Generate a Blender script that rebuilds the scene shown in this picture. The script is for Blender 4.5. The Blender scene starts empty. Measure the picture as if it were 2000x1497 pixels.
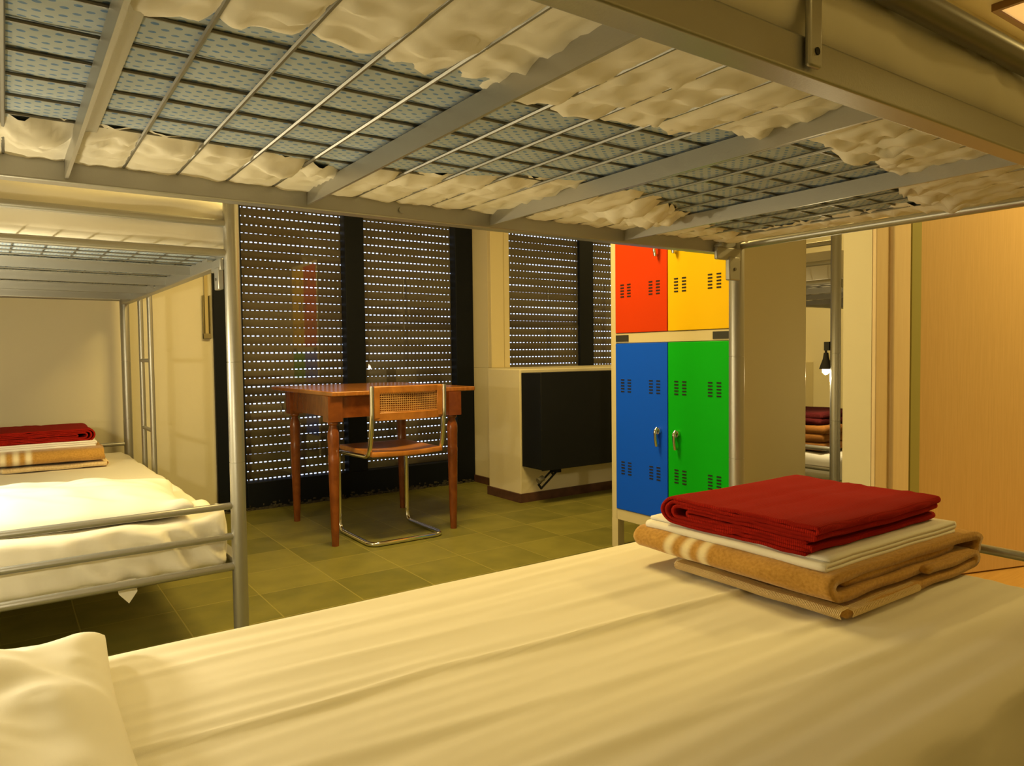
import bpy, bmesh, math, random
from mathutils import Vector, Matrix, noise
random.seed(7)
SC = bpy.context.scene
COL = SC.collection
PI = math.pi

# ------------------------------------------------------------------ materials
def new_mat(name):
    m = bpy.data.materials.new(name); m.use_nodes = True
    nt = m.node_tree
    return m, nt, nt.nodes, nt.links, nt.nodes['Principled BSDF']

def add_bump(nt, bsdf, scale, strength, dist=0.002, stretch=None, detail=3.0):
    N, L = nt.nodes, nt.links
    tc = N.new('ShaderNodeTexCoord'); mp = N.new('ShaderNodeMapping')
    if stretch: mp.inputs['Scale'].default_value = stretch
    nz = N.new('ShaderNodeTexNoise'); nz.inputs['Scale'].default_value = scale; nz.inputs['Detail'].default_value = detail
    bp = N.new('ShaderNodeBump'); bp.inputs['Strength'].default_value = strength; bp.inputs['Distance'].default_value = dist
    L.new(tc.outputs['Object'], mp.inputs['Vector']); L.new(mp.outputs['Vector'], nz.inputs['Vector'])
    L.new(nz.outputs['Fac'], bp.inputs['Height']); L.new(bp.outputs['Normal'], bsdf.inputs['Normal'])
    return nz, mp

def plain(name, col, rough=0.6, metal=0.0, spec=0.5, bump=None, vary=0.0, stretch=None, sheen=0.0):
    m, nt, N, L, b = new_mat(name)
    b.inputs['Base Color'].default_value = (*col, 1); b.inputs['Roughness'].default_value = rough
    b.inputs['Metallic'].default_value = metal; b.inputs['Specular IOR Level'].default_value = spec
    if sheen: b.inputs['Sheen Weight'].default_value = sheen
    if bump or vary:
        sc, st = bump or (20, 0.0)
        nz, mp = add_bump(nt, b, sc, st, stretch=stretch)
        if vary:
            rp = N.new('ShaderNodeValToRGB')
            a = [max(0, c*(1-vary)) for c in col]; z = [min(1, c*(1+vary)) for c in col]
            rp.color_ramp.elements[0].position = 0.3; rp.color_ramp.elements[1].position = 0.7
            rp.color_ramp.elements[0].color = (*a, 1); rp.color_ramp.elements[1].color = (*z, 1)
            L.new(nz.outputs['Fac'], rp.inputs['Fac']); L.new(rp.outputs['Color'], b.inputs['Base Color'])
    return m

def math_node(nt, op, a, b=None, c=None):
    n = nt.nodes.new('ShaderNodeMath'); n.operation = op
    for i, v in enumerate((a, b, c)):
        if v is None: continue
        if isinstance(v, (int, float)): n.inputs[i].default_value = v
        else: nt.links.new(v, n.inputs[i])
    return n.outputs[0]

def tile_floor():
    m, nt, N, L, b = new_mat('floor_tiles')
    tc = N.new('ShaderNodeTexCoord'); sp = N.new('ShaderNodeSeparateXYZ'); L.new(tc.outputs['Object'], sp.inputs[0])
    masks = []; ids = []
    for ax, ph in (('X', 0.78), ('Y', 3.139)):
        u = math_node(nt, 'DIVIDE', math_node(nt, 'SUBTRACT', sp.outputs[ax], ph - 30*0.30), 0.30)
        fr = math_node(nt, 'FRACT', u); ids.append(math_node(nt, 'FLOOR', u))
        d = math_node(nt, 'MINIMUM', fr, math_node(nt, 'SUBTRACT', 1.0, fr))
        mr = N.new('ShaderNodeMapRange'); mr.inputs['From Min'].default_value = 0.004; mr.inputs['From Max'].default_value = 0.011
        mr.inputs['To Min'].default_value = 1; mr.inputs['To Max'].default_value = 0
        L.new(d, mr.inputs['Value']); masks.append(mr.outputs[0])
    grout = math_node(nt, 'MAXIMUM', masks[0], masks[1])
    cv = N.new('ShaderNodeCombineXYZ'); L.new(ids[0], cv.inputs[0]); L.new(ids[1], cv.inputs[1])
    wn = N.new('ShaderNodeTexWhiteNoise'); L.new(cv.outputs[0], wn.inputs['Vector'])
    nz = N.new('ShaderNodeTexNoise'); nz.inputs['Scale'].default_value = 7; nz.inputs['Detail'].default_value = 6
    L.new(tc.outputs['Object'], nz.inputs['Vector'])
    f = math_node(nt, 'ADD', math_node(nt, 'MULTIPLY', nz.outputs['Fac'], 0.75), math_node(nt, 'MULTIPLY', wn.outputs['Value'], 0.25))
    rp = N.new('ShaderNodeValToRGB')
    rp.color_ramp.elements[0].position = 0.3; rp.color_ramp.elements[0].color = (0.150, 0.142, 0.028, 1)
    rp.color_ramp.elements[1].position = 0.72; rp.color_ramp.elements[1].color = (0.24, 0.215, 0.045, 1)
    L.new(f, rp.inputs['Fac'])
    mx = N.new('ShaderNodeMix'); mx.data_type = 'RGBA'
    L.new(grout, mx.inputs['Factor']); L.new(rp.outputs['Color'], mx.inputs['A']); mx.inputs['B'].default_value = (0.31, 0.27, 0.07, 1)
    L.new(mx.outputs['Result'], b.inputs['Base Color'])
    b.inputs['Roughness'].default_value = 0.5; b.inputs['Specular IOR Level'].default_value = 0.35
    bp = N.new('ShaderNodeBump'); bp.inputs['Strength'].default_value = 0.5; bp.inputs['Distance'].default_value = 0.002; bp.invert = True
    L.new(math_node(nt, 'ADD', grout, math_node(nt, 'MULTIPLY', nz.outputs['Fac'], 0.6)), bp.inputs['Height']); L.new(bp.outputs['Normal'], b.inputs['Normal'])
    return m

def ticking():
    m, nt, N, L, b = new_mat('dotted_ticking')
    tc = N.new('ShaderNodeTexCoord'); sp = N.new('ShaderNodeSeparateXYZ'); L.new(tc.outputs['Object'], sp.inputs[0])
    P = 0.0215
    def dots(off):
        u = math_node(nt, 'SUBTRACT', math_node(nt, 'FRACT', math_node(nt, 'ADD', math_node(nt, 'DIVIDE', sp.outputs['X'], P), 40+off)), 0.5)
        v = math_node(nt, 'SUBTRACT', math_node(nt, 'FRACT', math_node(nt, 'ADD', math_node(nt, 'DIVIDE', sp.outputs['Y'], P*0.82), 40+off)), 0.5)
        d = math_node(nt, 'ADD', math_node(nt, 'POWER', math_node(nt, 'MULTIPLY', u, 0.8), 2.0), math_node(nt, 'POWER', math_node(nt, 'MULTIPLY', v, 1.05), 2.0))
        return math_node(nt, 'LESS_THAN', d, 0.021)
    dd = math_node(nt, 'MAXIMUM', dots(0.0), dots(0.5))
    nz = N.new('ShaderNodeTexNoise'); nz.inputs['Scale'].default_value = 260; L.new(tc.outputs['Object'], nz.inputs['Vector'])
    dd = math_node(nt, 'MULTIPLY', dd, math_node(nt, 'ADD', 0.45, math_node(nt, 'MULTIPLY', nz.outputs['Fac'], 0.6)))
    mx = N.new('ShaderNodeMix'); mx.data_type = 'RGBA'
    L.new(dd, mx.inputs['Factor']); mx.inputs['A'].default_value = (0.44, 0.51, 0.58, 1); mx.inputs['B'].default_value = (0.07, 0.20, 0.52, 1)
    L.new(mx.outputs['Result'], b.inputs['Base Color']); b.inputs['Roughness'].default_value = 0.9; b.inputs['Specular IOR Level'].default_value = 0.15
    return m

def wood(name, c1, c2, rough, stretch, scale=6):
    m, nt, N, L, b = new_mat(name)
    tc = N.new('ShaderNodeTexCoord'); mp = N.new('ShaderNodeMapping'); mp.inputs['Scale'].default_value = stretch
    nz = N.new('ShaderNodeTexNoise'); nz.inputs['Scale'].default_value = scale; nz.inputs['Detail'].default_value = 6; nz.inputs['Distortion'].default_value = 0.6
    rp = N.new('ShaderNodeValToRGB'); rp.color_ramp.elements[0].position = 0.35; rp.color_ramp.elements[1].position = 0.68
    rp.color_ramp.elements[0].color = (*c1, 1); rp.color_ramp.elements[1].color = (*c2, 1)
    L.new(tc.outputs['Object'], mp.inputs['Vector']); L.new(mp.outputs['Vector'], nz.inputs['Vector'])
    L.new(nz.outputs['Fac'], rp.inputs['Fac']); L.new(rp.outputs['Color'], b.inputs['Base Color'])
    b.inputs['Roughness'].default_value = rough
    return m

def glass_mat():
    m = bpy.data.materials.new('window_glass'); m.use_nodes = True
    nt = m.node_tree; N, L = nt.nodes, nt.links; N.clear()
    out = N.new('ShaderNodeOutputMaterial'); mix = N.new('ShaderNodeMixShader')
    tr = N.new('ShaderNodeBsdfTransparent'); gl = N.new('ShaderNodeBsdfGlossy'); gl.inputs['Roughness'].default_value = 0.0
    fr = N.new('ShaderNodeFresnel'); fr.inputs['IOR'].default_value = 1.5
    geo = N.new('ShaderNodeNewGeometry')
    L.new(math_node(nt, 'MULTIPLY', math_node(nt, 'MULTIPLY', fr.outputs[0], 2.6), math_node(nt, 'SUBTRACT', 1.0, geo.outputs['Backfacing'])), mix.inputs[0]); L.new(tr.outputs[0], mix.inputs[1]); L.new(gl.outputs[0], mix.inputs[2])
    L.new(mix.outputs[0], out.inputs[0])
    return m

def emit(name, col, strength):
    m, nt, N, L, b = new_mat(name)
    b.inputs['Base Color'].default_value = (*col, 1)
    b.inputs['Emission Color'].default_value = (*col, 1); b.inputs['Emission Strength'].default_value = strength
    return m

def striped_wool():
    # tan wool with three pale stripes across it (positions along object Y)
    m, nt, N, L, b = new_mat('tan_wool')
    tc = N.new('ShaderNodeTexCoord'); sp = N.new('ShaderNodeSeparateXYZ'); L.new(tc.outputs['Object'], sp.inputs[0])
    acc = None
    for y0 in (0.300, 0.345, 0.392):
        d = math_node(nt, 'ABSOLUTE', math_node(nt, 'SUBTRACT', sp.outputs['Y'], y0))
        mr = N.new('ShaderNodeMapRange'); mr.interpolation_type = 'SMOOTHSTEP'
        mr.inputs['From Min'].default_value = 0.002; mr.inputs['From Max'].default_value = 0.019
        mr.inputs['To Min'].default_value = 1; mr.inputs['To Max'].default_value = 0
        L.new(d, mr.inputs['Value'])
        acc = mr.outputs[0] if acc is None else math_node(nt, 'MAXIMUM', acc, mr.outputs[0])
    nz = N.new('ShaderNodeTexNoise'); nz.inputs['Scale'].default_value = 140; nz.inputs['Detail'].default_value = 4
    L.new(tc.outputs['Object'], nz.inputs['Vector'])
    rp = N.new('ShaderNodeValToRGB'); rp.color_ramp.elements[0].position = 0.3; rp.color_ramp.elements[1].position = 0.75
    rp.color_ramp.elements[0].color = (0.40, 0.21, 0.042, 1); rp.color_ramp.elements[1].color = (0.56, 0.315, 0.075, 1)
    L.new(nz.outputs['Fac'], rp.inputs['Fac'])
    mx = N.new('ShaderNodeMix'); mx.data_type = 'RGBA'
    L.new(math_node(nt, 'MULTIPLY', acc, 0.85), mx.inputs['Factor']); L.new(rp.outputs['Color'], mx.inputs['A']); mx.inputs['B'].default_value = (0.85, 0.76, 0.52, 1)
    L.new(mx.outputs['Result'], b.inputs['Base Color']); b.inputs['Roughness'].default_value = 0.95
    b.inputs['Sheen Weight'].default_value = 0.25; b.inputs['Specular IOR Level'].default_value = 0.1
    bp = N.new('ShaderNodeBump'); bp.inputs['Strength'].default_value = 0.35; bp.inputs['Distance'].default_value = 0.003
    L.new(nz.outputs['Fac'], bp.inputs['Height']); L.new(bp.outputs['Normal'], b.inputs['Normal'])
    return m

def knit(name, col):
    m, nt, N, L, b = new_mat(name)
    tc = N.new('ShaderNodeTexCoord'); mp = N.new('ShaderNodeMapping'); mp.inputs['Scale'].default_value = (1, 1, 1)
    w1 = N.new('ShaderNodeTexWave'); w1.bands_direction = 'X'; w1.inputs['Scale'].default_value = 70; w1.inputs['Distortion'].default_value = 0.8
    w2 = N.new('ShaderNodeTexWave'); w2.bands_direction = 'Y'; w2.inputs['Scale'].default_value = 70; w2.inputs['Distortion'].default_value = 0.8
    L.new(tc.outputs['Object'], w1.inputs['Vector']); L.new(tc.outputs['Object'], w2.inputs['Vector'])
    s = math_node(nt, 'MULTIPLY', w1.outputs['Fac'], w2.outputs['Fac'])
    rp = N.new('ShaderNodeValToRGB'); rp.color_ramp.elements[0].color = (*[c*0.75 for c in col], 1); rp.color_ramp.elements[1].color = (*[min(1, c*1.2) for c in col], 1)
    L.new(s, rp.inputs['Fac']); L.new(rp.outputs['Color'], b.inputs['Base Color'])
    b.inputs['Roughness'].default_value = 0.95; b.inputs['Specular IOR Level'].default_value = 0.1; bp = N.new('ShaderNodeBump'); bp.inputs['Strength'].default_value = 0.5; bp.inputs['Distance'].default_value = 0.0015
    L.new(s, bp.inputs['Height']); L.new(bp.outputs['Normal'], b.inputs['Normal'])
    return m

M = dict(
    floor=tile_floor(),
    wall=plain('cream_paint', (0.74, 0.68, 0.50), 0.75, bump=(60, 0.15)),
    ceiling=plain('ceiling_paint', (0.78, 0.74, 0.60), 0.85),
    pier=plain('rough_cream_paint', (0.72, 0.64, 0.44), 0.8, bump=(35, 0.25)),
    base=plain('brown_baseboard_tile', (0.085, 0.035, 0.022), 0.5, vary=0.3),
    trim=plain('cream_gloss_paint', (0.74, 0.63, 0.37), 0.5),
    casing=wood('pale_casing_wood', (0.80, 0.62, 0.40), (0.84, 0.67, 0.44), 0.6, (9, 9, 0.8)),
    doorwood=wood('beech_veneer', (0.66, 0.44, 0.20), (0.72, 0.49, 0.23), 0.5, (45, 45, 1.2)),
    black=plain('black_window_paint', (0.007, 0.009, 0.013), 0.5, spec=0.15, bump=(30, 0.2)),
    shutter=plain('brown_shutter_plastic', (0.085, 0.068, 0.048), 0.6, spec=0.25),
    glass=glass_mat(),
    steel=plain('silver_painted_steel', (0.42, 0.415, 0.39), 0.38, metal=0.75, bump=(400, 0.08)),
    steel_dark=plain('grey_steel', (0.20, 0.19, 0.17), 0.4, metal=0.8),
    wire=plain('steel_wire', (0.24, 0.235, 0.215), 0.42, metal=0.7),
    chrome=plain('chrome', (0.75, 0.74, 0.70), 0.12, metal=1.0),
    sheet=plain('white_cotton', (0.80, 0.76, 0.66), 0.9, spec=0.2, bump=(900, 0.06)),
    ticking=ticking(),
    white=plain('white_linen', (0.85, 0.83, 0.78), 0.9, spec=0.2, bump=(700, 0.08)),
    red=knit('red_knit', (0.33, 0.012, 0.006)),
    maroon=knit('backlit_red_knit', (0.06, 0.006, 0.006)),  # red darkened in the colour itself, for the backlit far pile
    tan=striped_wool(),
    brownwool=plain('backlit_brown_wool', (0.22, 0.09, 0.02), 0.95, spec=0.1, bump=(150, 0.4)),  # brown with the shade of the backlit far pile mixed into it
    thread=plain('cream_stitching', (0.86, 0.68, 0.38), 0.9),
    deskwood=wood('varnished_red_wood', (0.155, 0.040, 0.009), (0.245, 0.068, 0.014), 0.25, (3, 12, 3), 5),
    desktop=wood('varnished_orange_wood', (0.32, 0.115, 0.024), (0.42, 0.16, 0.036), 0.18, (12, 2, 3), 5),
    chairwood=wood('bentwood', (0.36, 0.13, 0.02), (0.48, 0.19, 0.035), 0.35, (3, 12, 3), 6),
    cane=plain('woven_cane', (0.46, 0.24, 0.07), 0.6, vary=0.15),
    locker=plain('beige_locker_enamel', (0.62, 0.54, 0.34), 0.45, bump=(200, 0.05)),
    d_red=plain('red_enamel', (0.60, 0.045, 0.003), 0.45, spec=0.15, bump=(220, 0.05)),
    d_yellow=plain('yellow_enamel', (0.80, 0.50, 0.004), 0.45, spec=0.15, bump=(220, 0.05)),
    d_blue=plain('blue_enamel', (0.004, 0.095, 0.92), 0.5, spec=0.15, bump=(220, 0.05)),
    d_green=plain('green_enamel', (0.003, 0.42, 0.008), 0.45, spec=0.15, bump=(220, 0.05)),
    slot=plain('dark_slot', (0.006, 0.006, 0.006), 0.8),
    plate=plain('dark_label_plate', (0.03, 0.03, 0.028), 0.5),
    radiator=plain('black_enamel', (0.009, 0.010, 0.011), 0.5, spec=0.15, bump=(80, 0.1)),
    lampblack=plain('black_lamp_plastic', (0.02, 0.02, 0.02), 0.5),
    bulb=emit('lamp_bulb', (1.0, 0.86, 0.6), 5.0),
    diffuser=emit('ceiling_light_diffuser', (1.0, 0.66, 0.25), 0.5),
    frame_wood=plain('brown_light_frame', (0.20, 0.10, 0.03), 0.5),
    strap=plain('beige_strap', (0.55, 0.45, 0.22), 0.8),
)

# ------------------------------------------------------------------ mesh builder
class MB:
    def __init__(s): s.v = []; s.f = []
    def add(s, vs, fs):
        o = len(s.v); s.v += [tuple(p) for p in vs]; s.f += [tuple(i+o for i in f) for f in fs]; return s
    def box(s, x0, y0, z0, x1, y1, z1, mat=None):
        vs = [Vector((x, y, z)) for z in (z0, z1) for y in (y0, y1) for x in (x0, x1)]
        if mat is not None: vs = [mat @ v for v in vs]
        return s.add(vs, [(0, 2, 3, 1), (4, 5, 7, 6), (0, 1, 5, 4), (1, 3, 7, 5), (3, 2, 6, 7), (2, 0, 4, 6)])
    def tube(s, pts, r, n=14, closed=False):
        pts = [Vector(p) for p in pts]; k = len(pts); rings = []
        rr = r if isinstance(r, (list, tuple)) else [r]*k
        t0 = (pts[1]-pts[0]).normalized(); ref = Vector((0, 0, 1)) if abs(t0.z) < 0.9 else Vector((1, 0, 0))
        nrm = t0.cross(ref).normalized()
        for i in range(k):
            a = pts[(i-1) % k] if (closed or i > 0) else pts[i]; b = pts[(i+1) % k] if (closed or i < k-1) else pts[i]
            t = (b-a).normalized(); nrm = (nrm - t*nrm.dot(t)).normalized(); bn = t.cross(nrm)
            rings.append([pts[i] + (nrm*math.cos(2*PI*j/n) + bn*math.sin(2*PI*j/n))*rr[i] for j in range(n)])
        vs = [p for ring in rings for p in ring]; fs = []
        for i in range(k if closed else k-1):
            for j in range(n):
                a = i*n+j; b = i*n+(j+1) % n; c = ((i+1) % k)*n+(j+1) % n; d = ((i+1) % k)*n+j
                fs.append((a, d, c, b))
        if not closed:
            fs.append(tuple(range(n))); fs.append(tuple(reversed(range((k-1)*n, k*n))))
        return s.add(vs, fs)
    def lathe(s, prof, c=(0, 0, 0), n=24, squareness=None):
        # prof: list of (r, z)
        vs = []; fs = []
        for r, z in prof:
            for j in range(n):
                a = 2*PI*j/n; vs.append((c[0]+r*math.cos(a), c[1]+r*math.sin(a), c[2]+z))
        for i in range(len(prof)-1):
            for j in range(n):
                fs.append((i*n+j, i*n+(j+1) % n, (i+1)*n+(j+1) % n, (i+1)*n+j))
        fs.append(tuple(reversed(range(n)))); fs.append(tuple(range((len(prof)-1)*n, len(prof)*n)))
        return s.add(vs, fs)
    def grid(s, rows):
        # rows: list of equal-length lists of points
        m = len(rows[0]); vs = [p for r in rows for p in r]; fs = []
        for i in range(len(rows)-1):
            for j in range(m-1):
                fs.append((i*m+j, i*m+j+1, (i+1)*m+j+1, (i+1)*m+j))
        return s.add(vs, fs)
    def build(s, name, mat, parent=None, bevel=0.0, sharp=0.7, solid=0.0, recalc=False, subsurf=0):
        me = bpy.data.meshes.new(name); me.from_pydata(s.v, [], s.f); me.update()
        if recalc:
            bm = bmesh.new(); bm.from_mesh(me); bmesh.ops.recalc_face_normals(bm, faces=bm.faces); bm.to_mesh(me); bm.free()
        me.materials.append(mat)
        me.shade_smooth(); me.set_sharp_from_angle(angle=sharp)
        o = bpy.data.objects.new(name, me); COL.objects.link(o)
        if parent is not None: o.parent = parent
        if solid:
            md = o.modifiers.new('thick', 'SOLIDIFY'); md.thickness = solid; md.offset = 0
        if bevel:
            md = o.modifiers.new('bevel', 'BEVEL'); md.width = bevel; md.segments = 2; md.limit_method = 'ANGLE'; md.angle_limit = 0.6
        if subsurf:
            md = o.modifiers.new('sub', 'SUBSURF'); md.levels = subsurf; md.render_levels = subsurf
        return o

def fillet(pts, r, n=6):
    pts = [Vector(p) for p in pts]; out = [pts[0]]
    for i in range(1, len(pts)-1):
        a, b, c = pts[i-1], pts[i], pts[i+1]
        d1 = (a-b); d2 = (c-b); q = min(r, d1.length*0.49, d2.length*0.49)
        p0 = b + d1.normalized()*q; p2 = b + d2.normalized()*q
        for k in range(n+1):
            t = k/n; out.append(p0*(1-t)**2 + b*2*t*(1-t) + p2*t*t)
    out.append(pts[-1]); return out

def box_cloth(x0, x1, y0, y1, z0, z1, r, res, disp=None, drop_bottom=None):
    """a rounded, closed, finely gridded box; disp(p, n) -> p moves it"""
    nx = max(2, int((x1-x0)/res)); ny = max(2, int((y1-y0)/res)); nz = max(3, int((z1-z0)/min(res, (z1-z0)/4)))
    idx = {}; vs = []; fs = []
    def vid(i, j, k):
        key = (i, j, k)
        if key not in idx:
            idx[key] = len(vs)
            p = Vector((x0+(x1-x0)*i/nx, y0+(y1-y0)*j/ny, z0+(z1-z0)*k/nz))
            q = Vector((min(max(p.x, x0+r), x1-r), min(max(p.y, y0+r), y1-r), min(max(p.z, z0+r), z1-r)))
            d = p-q; n = d.normalized() if d.length > 1e-9 else Vector((0, 0, 1))
            if d.length > 1e-9: p = q + n*min(r, d.length) if d.length > r else p
            if disp: p = disp(p, n)
            vs.append(p)
        return idx[key]
    def quad(a, b, c, d): fs.append((a, b, c, d))
    for i in range(nx):
        for j in range(ny):
            quad(vid(i, j, nz), vid(i+1, j, nz), vid(i+1, j+1, nz), vid(i, j+1, nz))
            if drop_bottom is not None:
                cx = x0+(x1-x0)*(i+.5)/nx; cy = y0+(y1-y0)*(j+.5)/ny
                if min(cx-x0, x1-cx, cy-y0, y1-cy) > drop_bottom: continue
            quad(vid(i, j, 0), vid(i, j+1, 0), vid(i+1, j+1, 0), vid(i+1, j, 0))
    for k in range(nz):
        for i in range(nx):
            quad(vid(i, 0, k), vid(i+1, 0, k), vid(i+1, 0, k+1), vid(i, 0, k+1))
            quad(vid(i, ny, k), vid(i, ny, k+1), vid(i+1, ny, k+1), vid(i+1, ny, k))
        for j in range(ny):
            quad(vid(0, j, k), vid(0, j, k+1), vid(0, j+1, k+1), vid(0, j+1, k))
            quad(vid(nx, j, k), vid(nx, j+1, k), vid(nx, j+1, k+1), vid(nx, j, k+1))
    return MB().add(vs, fs)

def nz3(x, y, z=0.0): return noise.noise(Vector((x, y, z)))

def tag(o, label=None, cat=None, group=None, kind=None):
    if label: o['label'] = label
    if cat: o['category'] = cat
    if group: o['group'] = group
    if kind: o['kind'] = kind
    return o
def empty(name, loc=(0, 0, 0), rz=0.0):
    o = bpy.data.objects.new(name, None); o.location = loc; o.rotation_euler = (0, 0, rz); o.empty_display_size = 0.1
    COL.objects.link(o); return o
def struct(name, mb, mat, parent=None, **k):
    o = mb.build(name, mat, parent, **k)
    if parent is None: o['kind'] = 'structure'
    return o
B = lambda *a: MB().box(*a)

# ------------------------------------------------------------------ the room
YW = 4.47           # wall with the tall window
CZ = 2.33
struct('floor', B(-1.0, -1.8, -0.12, 5.9, 4.75, 0.0), M['floor'])
struct('ceiling', B(-1.0, -1.8, CZ, 5.9, 4.75, CZ+0.12), M['ceiling'])
struct('wall_left', B(-0.90, -1.7, 0, -0.75, 4.70, CZ), M['wall'])
struct('wall_near', B(-0.75, -1.75, 0, 5.7, -1.6, CZ), M['wall'])
struct('wall_right', B(5.7, -1.7, 0, 5.85, 4.70, CZ), M['wall'])
struct('wall_far', B(-0.75, YW, 0, 1.0, 4.70, CZ), M['wall'])
struct('wall_lintel', B(1.0, YW, 2.30, 2.774, 4.70, CZ), M['wall'])
# stepped pier, parapet and the wall that holds the smaller window
struct('wall_parapet', MB().box(2.774, 3.98, 0, 5.7, 4.70, 0.826).box(2.59, 3.62, 0, 5.7, 3.98, 0.826), M['pier'], bevel=0.006)
struct('wall_above', B(2.774, 4.22, 2.25, 5.7, 4.70, CZ), M['pier'])
struct('wall_pier', B(2.774, 4.25, 0.826, 2.80, 4.70, 2.25), M['pier'])
struct('wall_beside', B(5.2, 4.22, 0.826, 5.7, 4.70, 2.25), M['pier'])
# door wall at the foot of the near bunk
struct('wall_door', B(2.60, 1.42, 0, 5.7, 1.53, CZ), M['wall'])

# baseboards
struct('baseboard_far', B(-0.75, YW-0.012, 0, 1.0, YW, 0.055), M['base'])
struct('baseboard_pier', MB().box(2.578, 3.608, 0, 5.7, 3.62, 0.055).box(2.578, 3.62, 0, 2.59, 3.985, 0.055).box(2.762, 3.985, 0, 2.774, 4.44, 0.05), M['base'])

# tall window: black frame, glass, shutters behind
win = empty('window_1', (1.0, 4.47, 0)); tag(win, kind='structure')
fr = MB()
fr.box(0.0, -0.03, 0.0, 0.165, 0.05, 2.22).box(0.81, -0.03, 0.165, 0.94, 0.05, 2.22).box(1.63, -0.03, 0.0, 1.772, 0.05, 2.22)
fr.box(0.165, -0.03, 0.0, 1.63, 0.05, 0.165).box(0.0, -0.03, 2.22, 1.772, 0.05, 2.30)
fr.build('window_frame', M['black'], win, bevel=0.004)
for x0, x1 in ((0.16, 0.815), (0.935, 1.635)):
    B(x0, 0.012, 0.16, x1, 0.018, 2.225).build('glass_pane', M['glass'], win)
ledge = MB()
rnd = random.Random(3)
for i in range(260):
    x = rnd.uniform(0.0, 1.75); w = rnd.uniform(0.004, 0.022); z = abs(rnd.gauss(0, 0.012)); d = rnd.uniform(0.001, 0.012)
    ledge.box(x, -0.030-d, z, x+w, -0.029, z+rnd.uniform(0.003, 0.012))
for i in range(90):
    x = rnd.uniform(0.0, 1.75); w = rnd.uniform(0.01, 0.06)
    ledge.box(x, -0.030-rnd.uniform(0.004, 0.02), 0.0, x+w, -0.029, rnd.uniform(0.003, 0.012))
ledge.build('crumbling_sill', plain('weathered_black_sill', (0.06, 0.05, 0.03), 0.9, vary=0.7, bump=(60, 0.5)), win)

win2 = empty('window_2', (2.80, 4.22, 0.826)); tag(win2, kind='structure')
f2 = MB()
f2.box(0.793, 0.005, 0, 0.93, 0.038, 1.43).build('mullion', M['black'], win2, bevel=0.003)
f3 = MB().box(-0.024, -0.006, 0.0, 0.085, 0.045, 1.43).box(0.092, 0.004, 0.0, 0.14, 0.045, 1.43).box(0.085, 0.012, 0, 0.092, 0.045, 1.43)
f3.box(2.36, -0.006, 0, 2.40, 0.045, 1.43).box(0.14, 0.0, 1.37, 2.36, 0.045, 1.43)
f3.build('window_frame', M['trim'], win2, bevel=0.003)
B(0.14, 0.018, 0, 0.80, 0.022, 1.37).build('glass_pane', M['glass'], win2)
B(0.92, 0.018, 0, 2.36, 0.022, 1.37).build('glass_pane', M['glass'], win2)

def shutter(x0, x1, y, z0, z1, label, seed, group=None):
    r = random.Random(seed); mb = MB(); pitch = 0.0518; z = z0
    w = x1-x0
    while z < z1:
        gap = r.choice((0.0075, 0.007, 0.007, 0.006, 0.0042, 0.0075))
        if r.random() < 0.06: gap = 0.0018
        # slightly bulging slat
        prof = [(0.0, 0.0), (-0.005, 0.008), (-0.006, (pitch-gap)*0.5), (-0.005, pitch-gap-0.008), (0.0, pitch-gap), (0.004, pitch-gap), (0.004, 0.0)]
        vs = [(xx, yy, z+zz) for xx in (0, w) for yy, zz in prof]; k = len(prof)
        fs = [(i, (i+1) % k, k+(i+1) % k, k+i) for i in range(k)] + [tuple(reversed(range(k))), tuple(range(k, 2*k))]
        mb.add(vs, fs)
        # bridges between the light slots; partly shut slots here and there
        x = r.uniform(0, 0.01); n = 0; ph = r.uniform(0, 6)
        while x < w:
            br = 0.0125
            if gap > 0.003 and math.sin(n*0.21+ph) < -0.55: br = 0.019
            mb.box(x, 0.0015, z+pitch-gap-0.0005, min(x+br, w), 0.0030, z+pitch+0.0005)
            x += 0.0288; n += 1
        z += pitch
    o = mb.build('roller_shutter', M['shutter'], recalc=True); o.location = (x0, y, 0)
    tag(o, label, 'shutter', group); return o
shutter(1.02, 1.875, 4.535, 0.12-0.0518*2, 2.32, 'brown slatted roller shutter behind left pane of the tall black window', 1)
shutter(1.876, 2.76, 4.535, 0.11-0.0518*2, 2.32, 'brown slatted roller shutter behind right pane of the tall black window', 2)
shutter(2.90, 3.66, 4.275, 0.80, 2.27, 'brown slatted roller shutter behind wide pane of small window above radiator', 3)
shutter(3.662, 5.22, 4.275, 0.785, 2.27, 'roller shutter beyond black mullion of small window, mostly behind locker', 4)

# strap winder of the roller shutter
sw = empty('shutter_strap_winder', (0.965, YW, 1.03)); tag(sw, 'narrow metal shutter strap winder on cream wall left of tall window', 'strap winder')
wb = MB().box(-0.021, -0.022, 0.0, -0.015, 0, 0.25).box(0.015, -0.022, 0.0, 0.021, 0, 0.25).box(-0.021, -0.004, 0.0, 0.021, 0, 0.25).box(-0.021, -0.024, 0, 0.021, 0, 0.03)
wb.build('winder_frame', plain('dull_brass', (0.28, 0.24, 0.13), 0.45, metal=0.7), sw, bevel=0.002)
B(-0.009, -0.014, 0.03, 0.009, -0.010, 1.2).build('strap', M['strap'], sw)

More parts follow.
